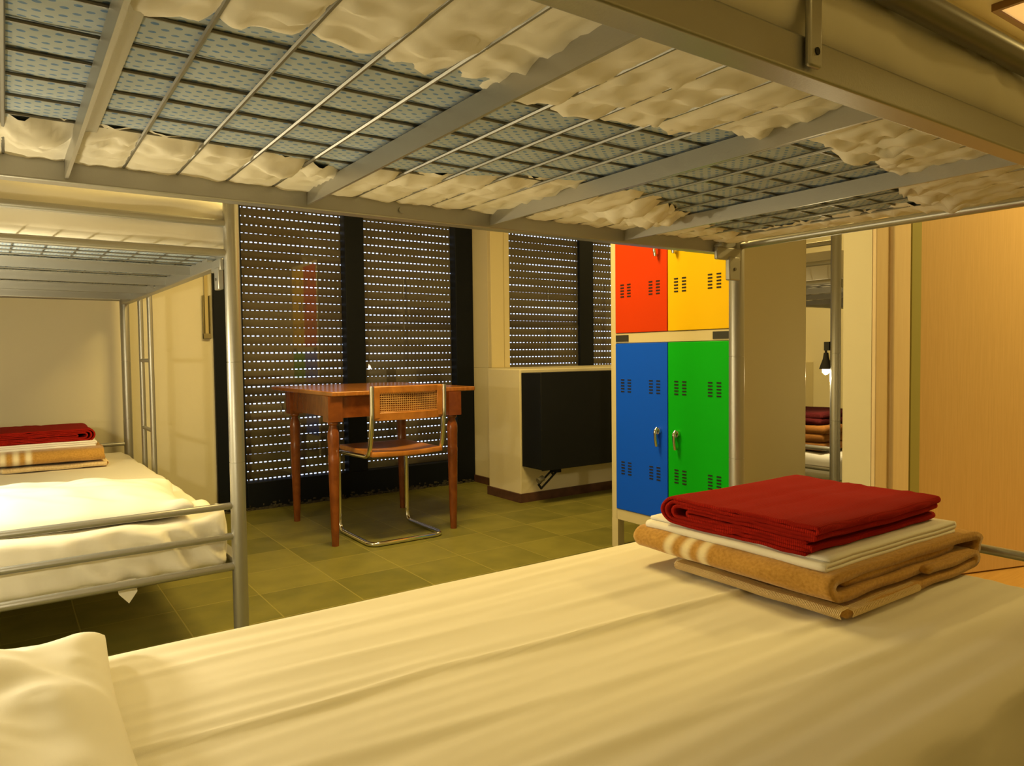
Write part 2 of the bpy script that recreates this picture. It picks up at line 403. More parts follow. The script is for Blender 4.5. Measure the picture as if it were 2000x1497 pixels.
# trims of the door and the door leaf standing ajar
struct('trim_1', B(2.602, 1.404, 0, 2.692, 1.422, 2.15), M['casing'], bevel=0.003)
struct('trim_2', B(2.690, 1.388, 0, 2.822, 1.421, 2.15), M['casing'], bevel=0.010)
door = empty('door_1', (2.895, 1.432, 0.0), math.atan2(-0.304, 0.953)); tag(door, kind='structure')
B(0.0, -0.02, 0.012, 0.86, 0.02, 2.05).build('door_leaf', M['doorwood'], door, bevel=0.002)
MB().tube([(0.78, -0.02, 1.02), (0.78, -0.065, 1.02), (0.70, -0.07, 1.02)], 0.009).build('door_handle', M['chrome'], door)
MB().lathe([(0.004, 0), (0.004, 0.09)], (0.004, -0.022, 0.9), 10).build('door_hinge', M['steel_dark'], door)
struct('gap_shade_strip', B(2.83, 1.39, 0, 2.90, 1.425, 2.08), plain('door_gap_shade', (0.34, 0.32, 0.10), 0.6))  # olive strip: shadow of the gap beside the door, put into its colour
struct('trim_3', B(2.66, 0.35, 0.0, 4.3, 1.385, 0.006), wood('orange_floor_strip', (0.62, 0.36, 0.10), (0.70, 0.43, 0.13), 0.45, (1, 14, 1)), )  # thin orange strip on the floor before the door

# ceiling light by the door
cl = empty('ceiling_light', (3.36, 0.795, CZ)); tag(cl, 'lit rectangular ceiling light with brown rim above the wooden door', 'ceiling light')
MB().box(0, 0, -0.03, 0.7, 0.02, 0).box(0, 0.53, -0.03, 0.7, 0.55, 0).box(0, 0.02, -0.03, 0.02, 0.53, 0).box(0.68, 0.02, -0.03, 0.7, 0.53, 0).build('light_frame', M['frame_wood'], cl)
B(0.02, 0.02, -0.02, 0.68, 0.53, -0.002).build('diffuser', M['diffuser'], cl)

# ------------------------------------------------------------------ bunk beds
W, LB = 0.935, 2.05
ZR = (0.278, 0.372, 0.466)            # tubes of the lower end
ZU = (1.236, 1.324, 1.412)            # tubes of the upper end
SLATS = (0.336, 0.735, 1.158, 1.576)
def make_bunk(loc, rz, label, ladder=None, guard=False, posts=((0, 0), (0, W), (LB, 0), (LB, W)), bracket=False):
    root = empty('bunk_bed', loc, rz); tag(root, label, 'bunk bed', 'silver tubular steel bunk beds')
    for x, y in posts:
        p = MB().lathe([(0.0225, 0.0), (0.0225, 0.597), (0.0212, 0.5975), (0.0212, 0.5995), (0.0225, 0.600), (0.0225, 0.904), (0.0212, 0.9045), (0.0212, 0.9065), (0.0225, 0.907), (0.0225, 1.64), (0.016, 1.655)], (x, y, 0), 24)
        p.build('corner_post', M['steel'], root)
    for x in (0, LB):
        for z in ZR: MB().tube([(x, 0.015, z), (x, W-0.015, z)], 0.0125 if z == ZR[0] else 0.0105).build('end_rail', M['steel'], root)
        for z in ZU: MB().tube([(x, 0.015, z), (x, W-0.015, z)], 0.0115).build('end_rail', M['steel'], root)
    for y in (0.0, W):
        B(0.024, y-0.0165, 1.206, LB-0.024, y+0.0165, 1.246).build('side_rail', M['steel'], root, bevel=0.003)
        B(0.024, y-0.0165, 0.262, LB-0.024, y+0.0165, 0.302).build('side_rail', M['steel'], root, bevel=0.003)
    # upper base: flat angle slats and a welded wire grid
    for x in SLATS:
        MB().box(x-0.002, 0.0165, 1.2125, x+0.003, W-0.0165, 1.243).box(x, 0.0165, 1.2405, x+0.026, W-0.0165, 1.243).build('cross_slat', M['steel'], root)
    wm = MB()
    n = 24
    for i in range(n):
        x = 0.003+0.0833*i
        if x < 0.03 or x > LB-0.03 or min(abs(x-s) for s in SLATS) < 0.018: continue
        wm.tube([(x, 0.016, 1.2425), (x, W-0.016, 1.2425)], 0.0029, 6)
    for j in range(11):
        y = 0.071+0.08*j
        wm.tube([(0.03, y, 1.2475), (LB-0.03, y, 1.2475)], 0.0022, 6)
    wm.build('wire_mesh', M['wire'], root)
    for x in (0.4, 0.8, 1.2, 1.6):
        MB().box(x, 0.0165, 0.268, x+0.03, W-0.0165, 0.298).build('cross_slat', M['steel'], root)
    if ladder is not None:
        y = W+0.034
        for x in ladder:
            MB().tube(fillet([(x, y, 0.0), (x, y, 1.265), (x, y-0.045, 1.265)], 0.02), 0.0125, 12).build('ladder_upright', M['steel'], root)
        for z in (0.235, 0.57, 0.91):
            MB().tube([(ladder[0], y, z), (ladder[1], y, z)], 0.0095, 12).build('ladder_rung', M['steel'], root)
    if guard:
        g = MB().tube([(0.2, -0.033, 1.322), (LB-0.03, -0.033, 1.322)], 0.0165, 16)
        go = g.build('guard_rail', M['steel_dark'], root)
        for x in (0.94, 1.78):
            gb = MB(); gb.box(x-0.012, -0.026, 1.212, x+0.010, -0.0185, 1.318)
            bo = gb.build('guard_bracket', M['steel'], go, bevel=0.003)
            MB().tube([(x, -0.027, 1.228), (x, -0.0262, 1.228)], 0.004, 12).build('bolt_hole', M['slot'], go)
    for x in ((LB,) if bracket else ()):
        bk = MB().box(LB-0.125, W-0.030, 1.186, LB-0.02, W-0.018, 1.222).box(LB-0.075, W-0.034, 1.128, LB-0.028, W-0.018, 1.196)
        b0 = bk.build('corner_bracket', M['steel'], root, bevel=0.003)
        MB().tube([(LB-0.118, W-0.044, 1.226), (LB-0.118, W-0.0165, 1.226)], 0.0055, 10).build('bolt', M['steel'], root)
        MB().tube([(0.935, W-0.022, 1.224), (0.935, W-0.0165, 1.224)], 0.007, 12).build('bolt', M['steel'], root)
        MB().tube([(LB-0.052, W-0.037, 1.16), (LB-0.052, W-0.034, 1.16)], 0.0045, 10).build('bolt', M['steel_dark'], root)
    return root

A0 = Vector((-0.245, 0.465, 0))
bedA = make_bunk(A0, 0, 'near silver bunk bed with wire mesh base overhead, filling the foreground', guard=True, bracket=True)
rzB = math.atan2(-2.05, 0.045)
B0 = Vector((0.53 - W*math.cos(rzB+PI/2), 4.35 - W*math.sin(rzB+PI/2), 0))
bedB = make_bunk(B0, rzB, 'silver bunk bed with side ladder at left, in front of the cream wall', ladder=(0.26, 0.51), bracket=True)
C0 = Vector((3.10, 1.86, 0))
bedC = make_bunk(C0, 0, 'far silver bunk bed glimpsed in the gap right of the locker', ladder=None)

def place(o, root):
    o.location = root.location; o.rotation_euler = root.rotation_euler; return o

# mattresses of the upper bunks: dotted ticking seen through the wire
def upper_mattress(root, label, top, sag=0.0065):
    def disp(p, n):
        if p.z < 1.262:
            ty = abs(math.sin(PI*(p.y-0.071)/0.08)); tx = abs(math.sin(PI*(p.x-0.003)/0.0833))
            p = p.copy(); p.z = 1.2530 - sag*(ty**0.35)*(0.75+0.25*tx) + 0.0012*nz3(p.x*30, p.y*30)
        return p
    mb = box_cloth(0.045, 2.005, 0.004, W-0.004, 1.252, top, 0.012, 0.0125, disp)
    o = mb.build('mattress', M['ticking']); tag(o, label, 'mattress'); return place(o, root)
mA = upper_mattress(bedA, 'blue-dotted mattress seen from below through near bunk wire mesh', 1.342)
mB = upper_mattress(bedB, 'dotted mattress on the upper level of the left bunk bed', 1.385)

def interp(poly, x):
    if x <= poly[0][0]: return poly[0][1]
    for (a, b), (c, d) in zip(poly, poly[1:]):
        if a <= x <= c: return b if c == a else b+(d-b)*(x-a)/(c-a)
    return poly[-1][1]
FAR = [(-0.2, 1.19), (0.005, 1.186), (0.138, 1.165), (0.251, 1.174), (0.374, 1.186), (0.46, 1.20), (0.501, 1.225), (0.547, 1.181), (0.644, 1.154), (0.771, 1.095), (0.93, 1.042), (0.96, 1.10), (1.044, 1.056), (1.134, 1.073), (1.288, 1.155), (1.359, 1.163), (1.42, 1.22), (1.654, 1.281), (1.80, 1.27)]
NEAR = [(-0.2, 0.77), (0.102, 0.76), (0.135, 0.766), (0.203, 0.737), (0.289, 0.729), (0.362, 0.749), (0.495, 0.755), (0.628, 0.77), (0.727, 0.75), (0.836, 0.759), (0.86, 0.69), (0.931, 0.698), (0.97, 0.65), (1.05, 0.66), (1.10, 0.673), (1.17, 0.670), (1.19, 0.645), (1.26, 0.679), (1.32, 0.70), (1.373, 0.715), (1.529, 0.77), (1.64, 0.788), (1.749, 0.784), (1.80, 0.77)]
BUNCH = [(0.05, 1.23, 0.05, 0.012), (0.40, 1.22, 0.05, 0.010), (1.13, 1.20, 0.09, 0.016), (1.24, 1.20, 0.07, 0.018), (0.92, 0.66, 0.06, 0.012), (1.12, 0.62, 0.06, 0.018), (1.22, 0.66, 0.05, 0.012), (1.46, 0.74, 0.08, 0.016), (1.60, 0.76, 0.07, 0.020), (1.70, 0.74, 0.06, 0.012)]
def flap_z(X, Y, v):
    lx = X-A0.x; ly = Y-A0.y
    px = abs(math.sin(PI*(lx-0.003)/0.0833)); py = abs(math.sin(PI*(ly-0.071)/0.08))
    pin = min(1.0, px*2.2)*min(1.0, 0.35+py*1.3)
    n1 = nz3(X*9, Y*26, 3.1); n2 = nz3(X*24+5*Y, Y*13, 7.7); n3 = nz3(X*6-3*Y, Y*40, 1.3)
    n4 = nz3(X*15+Y*22, Y*15-X*20, 12.0); n5 = nz3(X*40, Y*60-X*25, 15.0)
    ridge = (1-abs(n1)*2.4)*0.0050 + (1-abs(n3)*2.4)*0.0045 + (1-abs(n4)*3.0)*0.0045 + n2*0.003 + n5*0.0015
    b = 0.0
    for bx, by, s, h in BUNCH:
        d2 = ((X-bx)**2+(Y-by)**2)/(s*s)
        if d2 < 6: b += h*math.exp(-d2)*(0.45+1.1*(1-abs(nz3(X*24+Y*20, Y*28-X*18, 9.0))*2.6))
    base = 1.2425 + 0.014*v**12
    return base - pin*max(-0.001, ridge)*(0.55+0.75*v) - max(0, b)*(0.35+0.65*px)
def upper_sheet_A():
    def disp(p, n):
        p = p.copy()
        if n.y < -0.3 or n.x > 0.3 or n.y > 0.3:
            k = (p.z-1.25)/0.10
            w = 0.010*nz3(p.x*5+p.z*9, p.z*11, 2.0) + 0.005*nz3(p.x*22+p.z*20, p.z*9, 5.0)
            bulge = 0.012*math.sin(PI*min(1, max(0, k)))
            p += n*(w*min(1, k*3)+bulge)*(1.0 if n.y < 0 else 0.4)
        elif n.z > 0.5:
            p.z += 0.006*nz3(p.x*3, p.y*9, 4.0)
        return p
    mb = box_cloth(0.040, 2.010, -0.002, W+0.002, 1.2505, 1.352, 0.018, 0.014, disp, drop_bottom=0.016)
    xs = [-0.20+0.0075*i for i in range(int(1.962/0.0075)+1)]
    for poly, y0, sgn in ((FAR, A0.y+W+0.001, 1), (NEAR, A0.y-0.001, -1)):
        rows = []
        for v in range(23):
            t = v/22; row = []
            for X in xs:
                yb = interp(poly, X) + 0.009*nz3(X*23, 1.0 if sgn > 0 else 8.0) + 0.004*nz3(X*70, 3.0)
                Y = y0+(yb-y0)*t
                row.append((X-A0.x, Y-A0.y, flap_z(X, Y, t)))
            rows.append(row)
        mb.grid(rows if sgn > 0 else rows[::-1])
    rows = []
    for v in range(12):
        t = v/11; row = []
        for j in range(90):
            Y = 0.50+0.87*j/89; xb = 1.66+0.03*nz3(Y*14, 2.0)+0.02*nz3(Y*40, 4.0); X = 1.764+(xb-1.764)*t
            row.append((X-A0.x, Y-A0.y, flap_z(X, Y, t)))
        rows.append(row)
    mb.grid(rows)
    o = mb.build('bed_sheet', M['sheet'], sharp=3.2)
    tag(o, 'cream fitted sheet bunched under the near bunk upper mattress, overhead', 'bed sheet'); return place(o, bedA)
upper_sheet_A()

def upper_sheet(root, label):
    def disp(p, n):
        p = p.copy()
        if n.x > 0.3:
            k = max(0, min(1, (p.z-1.25)/0.15)); u = (p.y)/W
            fold = 0.008*math.sin((p.z*1.0 - p.y*0.28)*70)*max(0, u-0.45)*1.6*math.sin(PI*k)
            p.x += 0.022*math.sin(PI*k)**0.7 + fold + 0.006*nz3(p.y*6, p.z*14, 3.0)
        elif abs(n.y) > 0.3: p += n*(0.004*nz3(p.x*10, p.z*20, 6.0))
        else: p.z += 0.006*nz3(p.x*4, p.y*6, 1.0)
        return p
    mb = box_cloth(0.040, 2.012, -0.002, W+0.002, 1.2505, 1.405, 0.022, 0.016, disp, drop_bottom=0.05)
    o = mb.build('bed_sheet', M['sheet'], sharp=3.2); tag(o, label, 'bed sheet'); return place(o, root)
upper_sheet(bedB, 'white sheet tucked round the upper mattress of the left bunk')

# lower beds
def lower_sheet(root, label, kind):
    def dispA(p, n):
        p = p.copy(); X = p.x+A0.x; Y = p.y+A0.y
        if n.z > 0.4:
            z = 0.0040*nz3(X*1.1, Y*13, 2.2)+0.0030*nz3(X*2.2+Y, Y*34, 5.0)+0.0035*nz3(X*2, Y*3, 9.0)
            yc = interp([(-0.2, 1.0), (0.118, 0.990), (0.221, 0.980), (0.358, 0.975), (0.531, 0.985), (0.70, 0.965), (1.2, 0.93), (1.8, 0.90)], X)
            d = Y-yc; z += 0.0060*math.exp(-(d/0.0085)**2) + 0.0025*(0.5+0.5*math.tanh(d/0.006))*math.exp(-max(0, d)/0.06)
            for sl, off, h in ((-0.10, 0.86, 0.004), (-0.06, 1.14, 0.003), (0.05, 1.22, 0.0035), (-0.12, 0.74, 0.004)):
                d = Y-(off+sl*X+0.012*nz3(X*3, off*9)); z += h*math.exp(-(d/0.012)**2)*(0.5+0.8*abs(nz3(X*1.7, off*5)))
            p.z += z
        else:
            p += n*(0.006*nz3(X*7, Y*7, p.z*9))
        return p
    def dispB(p, n):
        p = p.copy()
        if n.z > 0.4:
            edge = max(0, (p.x-1.5)/0.5)
            p.z += 0.006*nz3(p.x*3, p.y*6, 2.2)+0.010*edge*nz3(p.x*9+p.y*4, p.y*8, 6.0)
            d = math.hypot(p.x-1.97, p.y-0.90); p.z += 0.035*math.exp(-(d/0.045)**2); d = math.hypot(p.x-1.80, p.y-0.90); p.z += 0.02*math.exp(-(d/0.06)**2)
        if n.x > 0.3:
            u = p.y/W; k = (0.43-p.z)/0.14
            p.x += 0.013*math.sin(p.y*62+p.z*55+3*nz3(p.y*6, p.z*8, 2.0))*min(1, max(0, u-0.35)*2.2)*max(0, min(1, k*2)) + 0.010*nz3(p.y*7, p.z*12, 4.0) + 0.004*nz3(p.y*24, p.z*18, 7.0)
        elif abs(n.y) > 0.3: p += n*(0.008*nz3(p.x*7, p.z*12, 8.0))
        return p
    if kind == 'A':
        mb = box_cloth(0.045, 1.965, -0.032, 0.908, 0.205, 0.430, 0.035, 0.0078, dispA, drop_bottom=0.0)
    else: mb = box_cloth(0.045, 2.015, 0.022, 0.913, 0.272 if kind == 'B' else 0.304, 0.430, 0.03, 0.012, dispB)
    if kind == 'B':   # a loose corner hanging below the frame
        t = [(2.022, 0.60, 0.285), (2.022, 0.65, 0.285), (2.032, 0.652, 0.25), (2.030, 0.630, 0.218), (2.032, 0.604, 0.25)]
        mb.add(t, [(0, 1, 2, 4), (4, 2, 3)])
    o = mb.build('bed_sheet', M['sheet'], sharp=3.2); tag(o, label, 'bed sheet'); return place(o, root)
lower_sheet(bedA, 'white sheet on the near lower bunk, filling the bottom of the view', 'A')
lower_sheet(bedB, 'brightly lit white sheet on the left bunk lower bed behind rails', 'B')
lower_sheet(bedC, 'white sheet on the far bunk lower bed in the gap', 'C')
lo = box_cloth(0.05, 2.0, 0.02, W-0.02, 1.25, 1.39, 0.02, 0.05).build('mattress', M['sheet']); tag(lo, 'upper mattress of the far bunk glimpsed right of the locker', 'mattress'); place(lo, bedC)

def pillow(name, cx, cy, cz, lx, ly, T, rz, label, ear=None, seed=0):
    nx, ny = 60, 72; top = []; bot = []
    for j in range(ny+1):
        rt = []; rb = []
        for i in range(nx+1):
            u = 2*i/nx-1; v = 2*j/ny-1
            t = T*((1-abs(u)**3.2)**0.6)*((1-abs(v)**3.0)**0.6)
            px = u*lx/2*(1-0.04*(1-abs(v)**2)*abs(u)); py = v*ly/2*(1-0.03*(1-abs(u)**2)*abs(v))
            w = 0.016*nz3(u*1.6+seed, v*2.4, 1.0)+0.011*nz3(u*3+v*3+seed, v*2-u*2, 4.0)+0.005*(1-2.2*abs(nz3(u*2.2-v*1.5+seed, v*4.5+u, 8.0)))
            z = t + w*(1-max(abs(u), abs(v))**6) + 0.006
            if ear:
                for (eu, ev, s, h) in ear: z += h*math.exp(-((u-eu)**2+(v-ev)**2)/(s*s))
            rt.append((px, py, z)); rb.append((px, py, -0.18*t + (z-t-0.006)*(0.5 if max(abs(u), abs(v)) > 0.97 else 0)*1.0))
        top.append(rt); bot.append(rb)
    mb = MB().grid(top); mb.grid(bot[::-1])
    # close the rim
    m = nx+1; n = (nx+1)*(ny+1)
    rim = [(i, 0) for i in range(nx+1)] + [(nx, j) for j in range(1, ny+1)] + [(i, ny) for i in range(nx-1, -1, -1)] + [(0, j) for j in range(ny-1, 0, -1)]
    ti = lambda i, j: j*m+i
    bi = lambda i, j: n+(ny-j)*m+i
    for (a, b) in zip(rim, rim[1:]+rim[:1]): mb.f.append((ti(*a), bi(*a), bi(*b), ti(*b)))
    o = mb.build(name, M['white'], sharp=3.2); o.location = (cx, cy, cz); o.rotation_euler = (0, 0, rz)
    tag(o, label, 'pillow'); return o
pillow('pillow', -0.115, 1.00, 0.443, 0.47, 0.70, 0.075, 0.0, 'white pillow at the left end of the near lower bunk', ear=((0.93, 0.90, 0.20, 0.024), (0.3, 0.35, 0.35, 0.012), (0.6, -0.2, 0.22, -0.010), (-0.1, -0.3, 0.3, 0.014), (0.75, 0.35, 0.18, -0.008)), seed=2)
pillow('pillow', 0.08, 2.62, 0.445, 0.78, 0.50, 0.075, -0.05, 'white pillow at the railed end of the left bunk lower bed', ear=((0.95, -0.95, 0.12, 0.03), (0.98, 0.7, 0.15, 0.025)), seed=5)

# ------------------------------------------------------------------ folded bedding
def layered(x0, x1, y0, y1, z0, hs, seed, amp=0.006, rx=None, wave=0.004, sagf=0.0):
    """stack of folded layers, each a soft slab; neighbouring layers meet in a rounded fold"""
    mb = MB(); r = random.Random(seed); z = z0
    for i, h in enumerate(hs):
        dx0, dx1, dy0, dy1 = (r.uniform(-amp, amp) for _ in range(4)); s = r.uniform(0, 50)
        def disp(p, n, s=s, h=h):
            p = p.copy()
            e = max(0, (y0+0.06-p.y)/0.06) if sagf else 0
            p.z += wave*nz3(p.x*6+s*0.1, p.y*6, 2.0)
            p.x += wave*1.3*nz3(p.y*11, s, p.z*20); p.y += wave*1.3*nz3(p.x*11, s, p.z*20)
            return p
        part = box_cloth(x0+dx0, x1+dx1, y0+dy0, y1+dy1, z, z+h*0.98, h*0.46, 0.012, disp)
        mb.add(part.v, part.f); z += h*0.94
    return mb, z
def folded(name, mb, mat, origin, label, cat, rz=0.0):
    mb.v = [(p[0]-origin[0], p[1]-origin[1], p[2]-origin[2]) for p in [tuple(v) for v in mb.v]]
    o = mb.build(name, mat, sharp=3.2); o.location = origin; o.rotation_euler = (0, 0, rz); tag(o, label, cat); return o

def snake(profile, y0, y1, th, mb, seed, ny=40, wob=0.004):
    """a folded sheet: profile polyline in x,z with thickness th, swept along y"""
    pts = [Vector((x, 0, z)) for x, z in profile]; k = len(pts)
    nr = []
    for i in range(k):
        a = pts[max(0, i-1)]; b = pts[min(k-1, i+1)]; t = (b-a).normalized(); nr.append(Vector((-t.z, 0, t.x)))
    loop = [p+n*th/2 for p, n in zip(pts, nr)] + [pts[-1]+(pts[-1]-pts[-2]).normalized()*th*0.35] + [p-n*th/2 for p, n in reversed(list(zip(pts, nr)))] + [pts[0]-(pts[1]-pts[0]).normalized()*th*0.35]
    m = len(loop); vs = []; fs = []
    for j in range(ny+1):
        v = j/ny; y = y0+(y1-y0)*v; pinch = 1.0
        for q in loop:
            vs.append((q.x+wob*nz3(y*9, q.z*14, seed)*1.6, y+wob*nz3(q.x*9, q.z*30, seed+3)*1.5, q.z+wob*0.8*nz3(q.x*8, y*8, seed+6)))
    for j in range(ny):
        for i in range(m): fs.append((j*m+i, j*m+(i+1) % m, (j+1)*m+(i+1) % m, (j+1)*m+i))
    # end faces as quads across the thickness
    half = k
    for base, flip in ((0, False), (ny*m, True)):
        for i in range(half-1):
            a, b = i, i+1; c, d = 2*half-i-1, 2*half-i
            f = (base+a, base+b, base+c, base+d); fs.append(f if flip else f[::-1])
        f = (base+half-1, base+half, base+half+1); fs.append(f if flip else f[::-1])
        f = (base+0, base+2*half, base+2*half+1); fs.append(f if flip else f[::-1])
    mb.add(vs, fs); return mb
def arc(cx, cz, r, a0, a1, n=8):
    return [(cx+r*math.cos(math.radians(a0+(a1-a0)*i/n)), cz+r*math.sin(math.radians(a0+(a1-a0)*i/n))) for i in range(n+1)]
def line(x0, z0, x1, z1, n=14, wav=0.0, seed=0):
    return [(x0+(x1-x0)*i/n, z0+(z1-z0)*i/n + wav*math.sin(PI*i/n)*nz3(i*0.7, seed)) for i in range(n+1)]

# --- the pile in the foreground
def tan_blanket(origin, label, scale=1.0, stripes=True, rz=0.0, name='folded_blanket'):
    # local box about 0.56 (x) by 0.55 (y); layers folded around x, seen edge-on from -y
    ob_root = empty(name, origin, rz); tag(ob_root, label, 'blanket')
    prof = line(0.02, 0.014, 0.50, 0.014, 16) + arc(0.50, 0.030, 0.016, -90, 90, 6)[1:] + line(0.50, 0.046, 0.30, 0.046, 8)[1:]
    mb = MB(); snake([(x, z) for x, z in prof], 0.0, 0.40, 0.020, mb, 1.0, 34, 0.005)
    mb2prof = [(0.02, 0.056)] + line(0.04, 0.050, 0.46, 0.052, 16) + arc(0.49, 0.072, 0.020, -90, 90, 8)[1:] + line(0.49, 0.092, 0.06, 0.094, 18)[1:]
    top = line(0.50, 0.046, 0.03, 0.050, 18) + arc(0.02, 0.073, 0.0225, 270, 90, 10)[1:] + line(0.02, 0.0955, 0.52, 0.0925, 20)[1:] + arc(0.52, 0.0635, 0.029, 90, -80, 10)[1:]
    snake(top, 0.015, 0.505, 0.024, mb, 4.0, 46, 0.006)
    inner = line(0.06, 0.072, 0.45, 0.070, 14)
    snake(inner, 0.025, 0.49, 0.022, mb, 9.0, 30, 0.004)
    body = mb.build('blanket_body', M['tan'] if stripes else M['brownwool'], ob_root, sharp=3.2)
    # whip-stitched edge along the loose bottom layer
    st = MB(); n = 125
    for i in range(n):
        y = 0.004+0.39*i/n; z = 0.013+0.003*nz3(y*9, 1.0)
        x = 0.006+0.007*nz3(y*9, z*14, 1.0)
        st.tube([(x+0.024, y, z+0.013), (x+0.004, y+0.001, z+0.010), (x-0.001, y+0.002, z), (x+0.005, y+0.003, z-0.011)], 0.0013, 5)
    st.build('whip_stitching', M['thread'], ob_root); st = MB()
    n = 100
    for i in range(n):
        x = 0.03+0.47*i/n
        if x > 0.26: continue
        st.tube([(x, 0.014, 0.024), (x+0.001, -0.004, 0.022), (x+0.002, -0.006, 0.014), (x+0.003, -0.003, 0.005)], 0.0013, 5)
    st.build('whip_stitching', M['thread'], ob_root)
    return ob_root
tanA = tan_blanket((1.196, 0.705, 0.438), 'tan wool blanket with pale stripes folded under red cloth on near bed')
mw = MB()
wp = line(0.50, 0.004, 0.01, 0.004, 12) + arc(0.01, 0.0085, 0.0045, 270, 90, 5)[1:] + line(0.01, 0.013, 0.50, 0.013, 12)[1:] + arc(0.50, 0.0175, 0.0045, -90, 90, 5)[1:] + line(0.50, 0.022, 0.02, 0.021, 12)[1:]
snake(wp, 0.0, 0.45, 0.0075, mw, 21.0, 30, 0.003)
wo = mw.build('folded_sheet', M['white'], sharp=3.2); wo.location = (1.205, 0.742, 0.5145); wo.rotation_euler = (0, 0, 0.0)
tag(wo, 'folded white sheet between red cloth and tan blanket on near bed', 'folded sheet')
def red_cloth(loc, label, mat, rz=0.0, L=0.39, D=0.475):
    # one long cloth rolled into nested folds: round at the far end (x = L), pleats at the near end (x = 0); swept along y
    mb = MB(); t = 0.0066; R_ = (0.0270, 0.0195, 0.0122, 0.0048); zc = 0.031
    p = line(0.03, zc-R_[0], L-0.03, zc-R_[0], 14, 0.004, 1)
    p += arc(L-0.03, zc, R_[0], -90, 90, 12)[1:] + line(L-0.03, zc+R_[0], 0.012, zc+R_[0]-0.002, 22, 0.005, 2)[1:]
    p += arc(0.012, zc+R_[0]-0.007, 0.005, 90, 270, 6)[1:]
    p += line(0.012, zc+R_[1]-0.002, L-0.035, zc+R_[1], 16, 0.003, 3)[1:] + arc(L-0.035, zc, R_[1], 90, -90, 9)[1:] + line(L-0.035, zc-R_[1], 0.02, zc-R_[1]+0.001, 16, 0.004, 4)[1:]
    p += arc(0.022, zc-R_[1]+0.0037, 0.0036, 270, 90, 6)[1:]
    p += line(0.022, zc-R_[2]+0.001, L-0.045, zc-R_[2], 14, 0.003, 5)[1:] + arc(L-0.045, zc, R_[2], -90, 90, 7)[1:] + line(L-0.045, zc+R_[2], 0.016, zc+R_[2]-0.002, 14, 0.003, 6)[1:]
    p += arc(0.016, zc+R_[2]-0.0057, 0.0037, 90, 270, 6)[1:]
    p += line(0.016, zc+R_[3]-0.002, L-0.075, zc+R_[3], 14, 0.002, 7)[1:] + arc(L-0.075, zc, R_[3], 90, -90, 6)[1:] + line(L-0.075, zc-R_[3], 0.03, zc-R_[3], 14, 0.002, 8)[1:]
    snake(p, 0.0, D, t, mb, 31.0, 56, 0.006)
    o = mb.build('folded_cloth', mat, sharp=3.2); o.location = loc; o.rotation_euler = (0, 0, rz)
    tag(o, label, 'folded cloth'); return o
red_cloth((1.69, 0.758, 0.534), 'dark red knitted cloth folded on top of the near bed pile', M['red'], PI/2)

# --- the pile on the left bunk
tanA.scale = (1.06, 1.0, 0.74)
tanB = tan_blanket((-0.18, 3.86, 0.436), 'tan striped blanket folded on the left bunk lower bed', rz=0.0)
tanB.rotation_euler = (0, 0, PI/2); tanB.location = (0.37, 3.74, 0.434); tanB.scale = (1, 1, 0.80)
mw = MB(); snake(wp, 0.0, 0.45, 0.009, mw, 25.0, 30, 0.004)
wo = mw.build('folded_sheet', M['white'], sharp=3.2); wo.location = (-0.17, 3.83, 0.520)
tag(wo, 'folded white sheet between red cloth and tan blanket on left bunk', 'folded sheet')
red_cloth((-0.17, 3.84, 0.540), 'dark red cloth folded on top of the left bunk pile', M['red'], 0.0, L=0.50, D=0.37)

# --- the pile on the far bunk
mb, zt = layered(3.16, 3.62, 1.95, 2.50, 0.440, (0.04, 0.045, 0.04), 4)
folded('folded_blanket', mb, M['brownwool'], (3.39, 2.2, 0.44), 'brown blanket folded on the far bunk seen through the gap', 'blanket')
mb, zt2 = layered(3.18, 3.56, 1.98, 2.46, zt+0.004, (0.03, 0.032), 6, wave=0.012)
folded('folded_cloth', mb, M['maroon'], (3.37, 2.2, zt), 'backlit dark red cloth on the brown blanket of the far bunk', 'folded cloth')

# reading lamp clipped to the far bunk
rl = empty('reading_lamp', (3.10, 1.86, 0.93)); tag(rl, 'small black reading lamp lit beside the far bunk post', 'lamp')
B(-0.02, 0.02, -0.01, 0.02, 0.045, 0.03).build('clamp', M['lampblack'], rl)
MB().tube([(0.0, 0.035, 0.02), (-0.01, 0.042, 0.0), (0.0, 0.045, -0.035)], 0.006, 8).build('arm', M['lampblack'], rl)
MB().lathe([(0.030, -0.075), (0.026, -0.062), (0.014, -0.028), (0.010, 0.0)], (0.0, 0.046, -0.02), 18).build('lamp_shade', M['lampblack'], rl)
MB().lathe([(0.004, -0.030), (0.015, -0.020), (0.018, -0.006), (0.012, 0.006)], (0.0, 0.046, -0.092), 14).build('bulb', M['bulb'], rl)

# ------------------------------------------------------------------ desk
dk = empty('desk', (1.66, 3.62, 0)); tag(dk, 'reddish wooden desk with turned legs in front of the tall window', 'desk')
def L_(mb, x, y): mb.v = [(a+x, b+y, c) for a, b, c in mb.v]; return mb
MB().box(-0.398, -0.325, 0.728, 0.402, 0.62, 0.75).build('desk_top', M['desktop'], dk, bevel=0.004)
ap = MB().box(-0.35, -0.295, 0.622, 0.26, -0.275, 0.728).box(-0.35, 0.36, 0.622, 0.26, 0.38, 0.728).box(-0.37, -0.27, 0.622, -0.35, 0.36, 0.728).box(0.27, -0.29, 0.622, 0.29, 0.34, 0.728)
ap.build('apron', M['deskwood'], dk)
LEGP = [(0.017, 0.0), (0.0175, 0.02), (0.020, 0.10), (0.0235, 0.25), (0.0265, 0.40), (0.0275, 0.43), (0.0262, 0.435), (0.0262, 0.455), (0.027, 0.50), (0.0285, 0.53), (0.027, 0.555), (0.019, 0.577), (0.017, 0.587), (0.024, 0.592), (0.026, 0.598), (0.024, 0.604), (0.030, 0.611)]
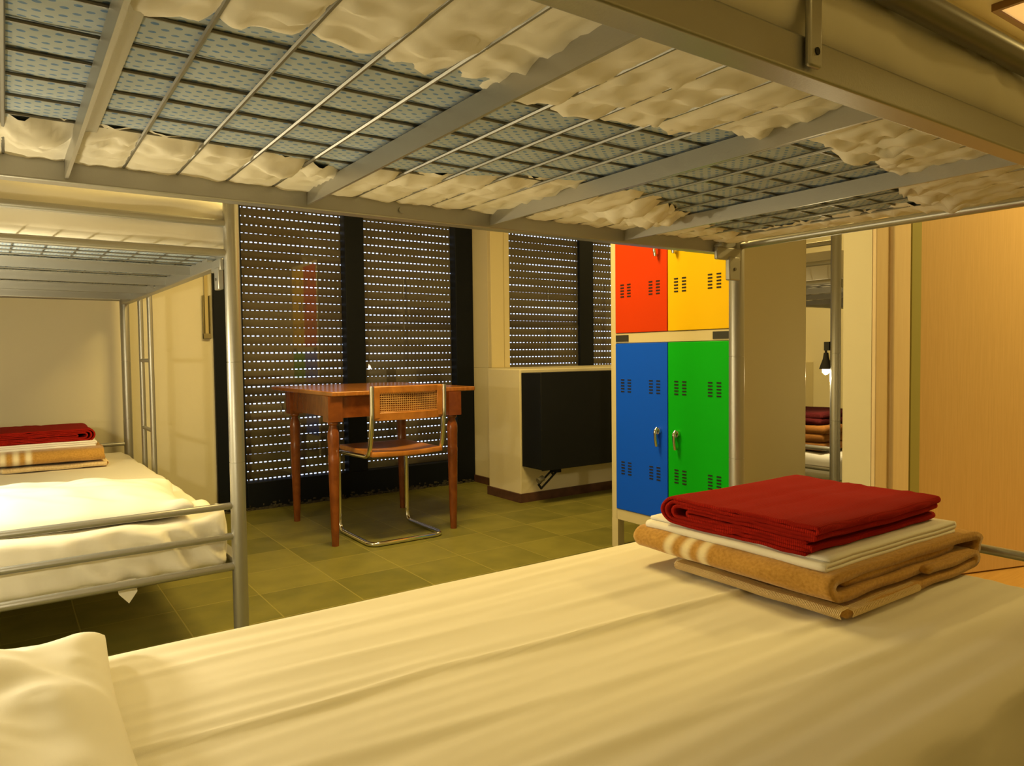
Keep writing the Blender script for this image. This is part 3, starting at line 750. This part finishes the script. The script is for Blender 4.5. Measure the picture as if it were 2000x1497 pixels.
for x, y in ((1.285, 3.347), (1.925, 3.310), (1.312, 3.990), (1.944, 3.946)):
    lg = MB().lathe(LEGP, (x-1.66, y-3.62, 0), 20)
    lg.box(x-1.66-0.036, y-3.62-0.036, 0.605, x-1.66+0.036, y-3.62+0.036, 0.728)
    lg.build('leg', M['deskwood'], dk)

# ------------------------------------------------------------------ cantilever chair
ch = empty('chair', (1.61, 3.4, 0)); tag(ch, 'cantilever chair with cane back and chrome tube frame at the desk', 'chair')
xa, xb = -0.20, 0.19; yb, yf = -0.195, 0.205
tub = []
left = [(xa, yb-0.035, 0.775), (xa, yb-0.03, 0.60), (xa, yb+0.005, 0.435), (xa, yf, 0.425), (xa, yf, 0.012), (xa, yb, 0.012), (xb, yb, 0.012), (xb, yf, 0.012), (xb, yf, 0.425), (xb, yb+0.005, 0.435), (xb, yb-0.03, 0.60), (xb, yb-0.035, 0.775)]
MB().tube(fillet(left, 0.055, 7), 0.0115, 14).build('tube_frame', M['chrome'], ch)
def curved_panel(x0, x1, z0, z1, y, depth, th, nx=24, bow=0.0):
    mb = MB(); rows = []
    for s in (0, 1):
        r = []
        for k in (0, 1):
            row = []
            for i in range(nx+1):
                t = i/nx; c = math.sin(PI*t)
                row.append((x0+(x1-x0)*t, y-depth*c+(th if s else 0), (z1+bow*c if k else z0+bow*0.3*c)))
            r.append(row)
        rows.append(r)
    front = rows[0][0], rows[0][1]; back = rows[1][0], rows[1][1]
    mb.grid([front[0], front[1], back[1], back[0], front[0]])
    for e in (0, nx):
        q = [front[0][e], front[1][e], back[1][e], back[0][e]]; mb.add(q, [(0, 1, 2, 3)])
    return mb
# back: wooden frame with a cane panel
fy = yb-0.030
bf = curved_panel(xa+0.014, xb-0.014, 0.745, 0.775, fy, 0.035, 0.02)
t2 = curved_panel(xa+0.014, xb-0.014, 0.612, 0.650, fy, 0.035, 0.02); bf.add(t2.v, t2.f)
for x0 in (xa+0.012, xb-0.040): bf.box(x0, fy-0.008, 0.62, x0+0.030, fy+0.018, 0.772)
bf.build('back_frame', M['chairwood'], ch, recalc=True, bevel=0.004)
cane = MB()
def cp(x, z): t = (x-xa)/(xb-xa); return (x, fy-0.035*math.sin(PI*t)+0.010, z)
x = xa+0.04
while x < xb-0.036:
    cane.tube([cp(x, 0.648), cp(x, 0.747)], 0.0021, 5); x += 0.0105
z = 0.653
while z < 0.746:
    cane.tube([cp(xa+0.035+(xb-xa-0.07)*i/12, z) for i in range(13)], 0.0021, 5); z += 0.0105
z = 0.655
cane.build('cane_panel', M['cane'], ch)
seat = MB()
rows = []
for j in range(13):
    v = j/12; row = []
    for i in range(17):
        u = i/16; X = xa+0.005+(xb-xa-0.01)*u; Y = yb-0.02+(yf+0.0-yb+0.02)*v
        row.append((X, Y, 0.448-0.012*math.sin(PI*u)*math.sin(PI*v)-0.006*(1-v)*math.sin(PI*u)))
    rows.append(row)
seat.grid(rows).build('seat', M['chairwood'], ch, solid=0.024, bevel=0.004)

# ------------------------------------------------------------------ locker
LX, LY0, LY1 = 2.347, 1.835, 2.537
lk = empty('locker', (LX, LY0, 0)); tag(lk, 'metal locker with red, yellow, blue and green doors', 'locker')
dep = 0.485; wid = LY1-LY0
bd = MB()
bd.box(0.02, 0, 0.135, dep, wid, 1.80)
bd.box(0.0, wid-0.034, 0.135, 0.02, wid, 1.80).box(0.0, 0.0, 0.135, 0.02, 0.012, 1.80).box(0, 0.012, 0.135, 0.02, wid-0.034, 0.186)
bd.box(0, 0.012, 0.965, 0.02, wid-0.034, 1.010).box(0, 0.012, 1.77, 0.02, wid-0.034, 1.80)
bd.build('locker_body', M['locker'], lk, bevel=0.002)
for x, y in ((0.0, 0.0), (0.0, wid-0.04), (dep-0.04, 0.0), (dep-0.04, wid-0.04)):
    B(x, y, 0, x+0.04, y+0.04, 0.137).build('leg', M['locker'], lk)
for y0, y1 in ((wid-0.118, wid-0.036), (0.014, 0.10)):
    B(-0.003, y0, 0.972, 0.0, y1, 1.002).build('label_plate', M['plate'], lk)
mid = 2.177-LY0
def locker_door(y0, y1, z0, z1, mat, vents, latch_y, latch_z, label):
    d = B(-0.004, y0, z0, 0.016, y1, z1).build('door', mat, lk, bevel=0.002); d['label'] = label
    w = y1-y0
    for zc in vents:
        for f in (0.145, 0.28, 0.70, 0.835):
            vm = MB()
            for k in range(5):
                zz = zc+(k-2)*0.0135
                vm.box(-0.0055, y1-w*f-0.011, zz-0.003, -0.0035, y1-w*f+0.011, zz+0.003)
            vm.build('vent', M['slot'], d)
    hm = MB(); hy, hz = latch_y-LY0, latch_z
    hm.tube([(-0.004, hy, hz+0.022), (-0.018, hy, hz+0.022)], 0.016, 18)
    hm.tube(fillet([(-0.018, hy, hz+0.034), (-0.030, hy, hz+0.022), (-0.026, hy, hz-0.02), (-0.020, hy, hz-0.045)], 0.012), [0.009]*1+[0.0095]*14+[0.006]*1 if False else 0.0075, 10)
    hm.tube([(-0.004, hy, hz-0.042), (-0.022, hy, hz-0.042)], 0.006, 10)
    hm.build('latch', M['chrome'], d)
locker_door(mid+0.002, wid-0.035, 1.012, 1.768, M['d_red'], (1.205, 1.62), 2.232, 1.385, 'red door')
locker_door(0.014, mid-0.002, 1.012, 1.768, M['d_yellow'], (1.205, 1.62), 2.128, 1.385, 'yellow door')
locker_door(mid+0.002, wid-0.035, 0.188, 0.963, M['d_blue'], (0.768, 0.385), 2.228, 0.555, 'blue door')
locker_door(0.014, mid-0.002, 0.188, 0.963, M['d_green'], (0.768, 0.388), 2.120, 0.550, 'green door')

# ------------------------------------------------------------------ radiator cover
ra = empty('radiator', (2.60, 3.62, 0.22)); tag(ra, 'black boxed radiator on the parapet below the small window', 'radiator')
B(0.0, -0.20, 0.005, 0.95, -0.0, 0.585).build('radiator_body', M['radiator'], ra, bevel=0.004)
B(0.003, -0.2025, 0.0, 0.95, -0.195, 0.588).build('front_panel', M['radiator'], ra, bevel=0.001)
vb = MB()
p0 = Vector((0.165, -0.135, -0.005)); p1 = Vector((0.035, -0.135, -0.105)); dv = (p1-p0).normalized(); pv = Vector((-dv.z, 0, dv.x))*0.016
for a, b in ((p0+pv, p1+pv), (p0-pv, p1-pv)): vb.tube([a, b], 0.006, 6)
vb.tube([p1+pv*1.2, p1-pv*1.2], 0.007, 6); vb.tube([p0+dv*0.045+pv, p0+dv*0.045-pv], 0.007, 6)
vb.box(0.145, -0.155, -0.03, 0.185, -0.115, 0.008)
vb.build('mounting_bracket', M['radiator'], ra)
MB().tube([(0.02, -0.135, -0.07), (0.06, -0.135, -0.055)], 0.018, 12).build('valve', plain('grey_valve', (0.12, 0.11, 0.07), 0.5), ra)

# ------------------------------------------------------------------ lights and view
def area(name, loc, rot, sx, sy, power, col):
    l = bpy.data.lights.new(name, 'AREA'); l.shape = 'RECTANGLE'; l.size = sx; l.size_y = sy; l.energy = power; l.color = col
    o = bpy.data.objects.new(name, l); o.location = loc; o.rotation_euler = rot; COL.objects.link(o); return o
def point(name, loc, power, col, r=0.03):
    l = bpy.data.lights.new(name, 'POINT'); l.energy = power; l.color = col; l.shadow_soft_size = r
    o = bpy.data.objects.new(name, l); o.location = loc; COL.objects.link(o); return o
WARM = (1.0, 0.72, 0.235)
area('ceiling_lamp_window', (1.35, 2.55, CZ-0.02), (0, 0, 0), 0.9, 0.3, 51, WARM)
area('added_fill_door', (3.68, 0.28, CZ-0.02), (0, 0, 0), 0.25, 0.6, 34, WARM)  # added light with no visible fitting, brightens the door leaf
area('ceiling_lamp_door', (3.71, 1.07, CZ-0.035), (0, 0, 0), 0.62, 0.46, 3, WARM)
area('ceiling_lamp_far', (4.6, 2.9, CZ-0.02), (0, 0, 0), 0.6, 0.3, 20, WARM)
area('added_fill_behind', (0.6, -1.0, CZ-0.02), (0, 0, 0), 0.6, 0.3, 4.5, WARM)  # unseen light added to lift the near side of the sheet
point('reading_lamp_near_bunk', (-0.24, 1.56, 0.665), 10.8, (1.0, 0.85, 0.53), 0.035)
point('reading_lamp_left_bunk', (-0.30, 2.42, 0.92), 22.0, (1.0, 0.85, 0.53), 0.035)
point('reading_lamp_far_bunk', (3.10, 1.93, 0.80), 6, (1.0, 0.82, 0.45), 0.02)

w = bpy.data.worlds.new('daylight'); SC.world = w; w.use_nodes = True
w.node_tree.nodes['Background'].inputs['Color'].default_value = (0.62, 0.74, 1.0, 1)
w.node_tree.nodes['Background'].inputs['Strength'].default_value = 2.2

cam = bpy.data.cameras.new('camera'); co = bpy.data.objects.new('camera', cam); COL.objects.link(co)
cam.sensor_fit = 'HORIZONTAL'; cam.sensor_width = 36.0; cam.lens = 25.466; cam.clip_start = 0.01
right = Vector((0.81920124, -0.57338921, -0.01158172)); down = Vector((-0.03230066, -0.02596661, -0.99914083)); fwd = Vector((0.57259584, 0.81887151, -0.03979273))
R = Matrix((right, -down, -fwd)).transposed()
co.matrix_world = Matrix.Translation((0, 0, 0.92)) @ R.to_4x4()
SC.camera = co
SC.view_settings.view_transform = 'Standard'; SC.view_settings.look = 'None'; SC.view_settings.gamma = 1.0
SC.view_settings.exposure = 0.0; SC.view_settings.use_curve_mapping = False
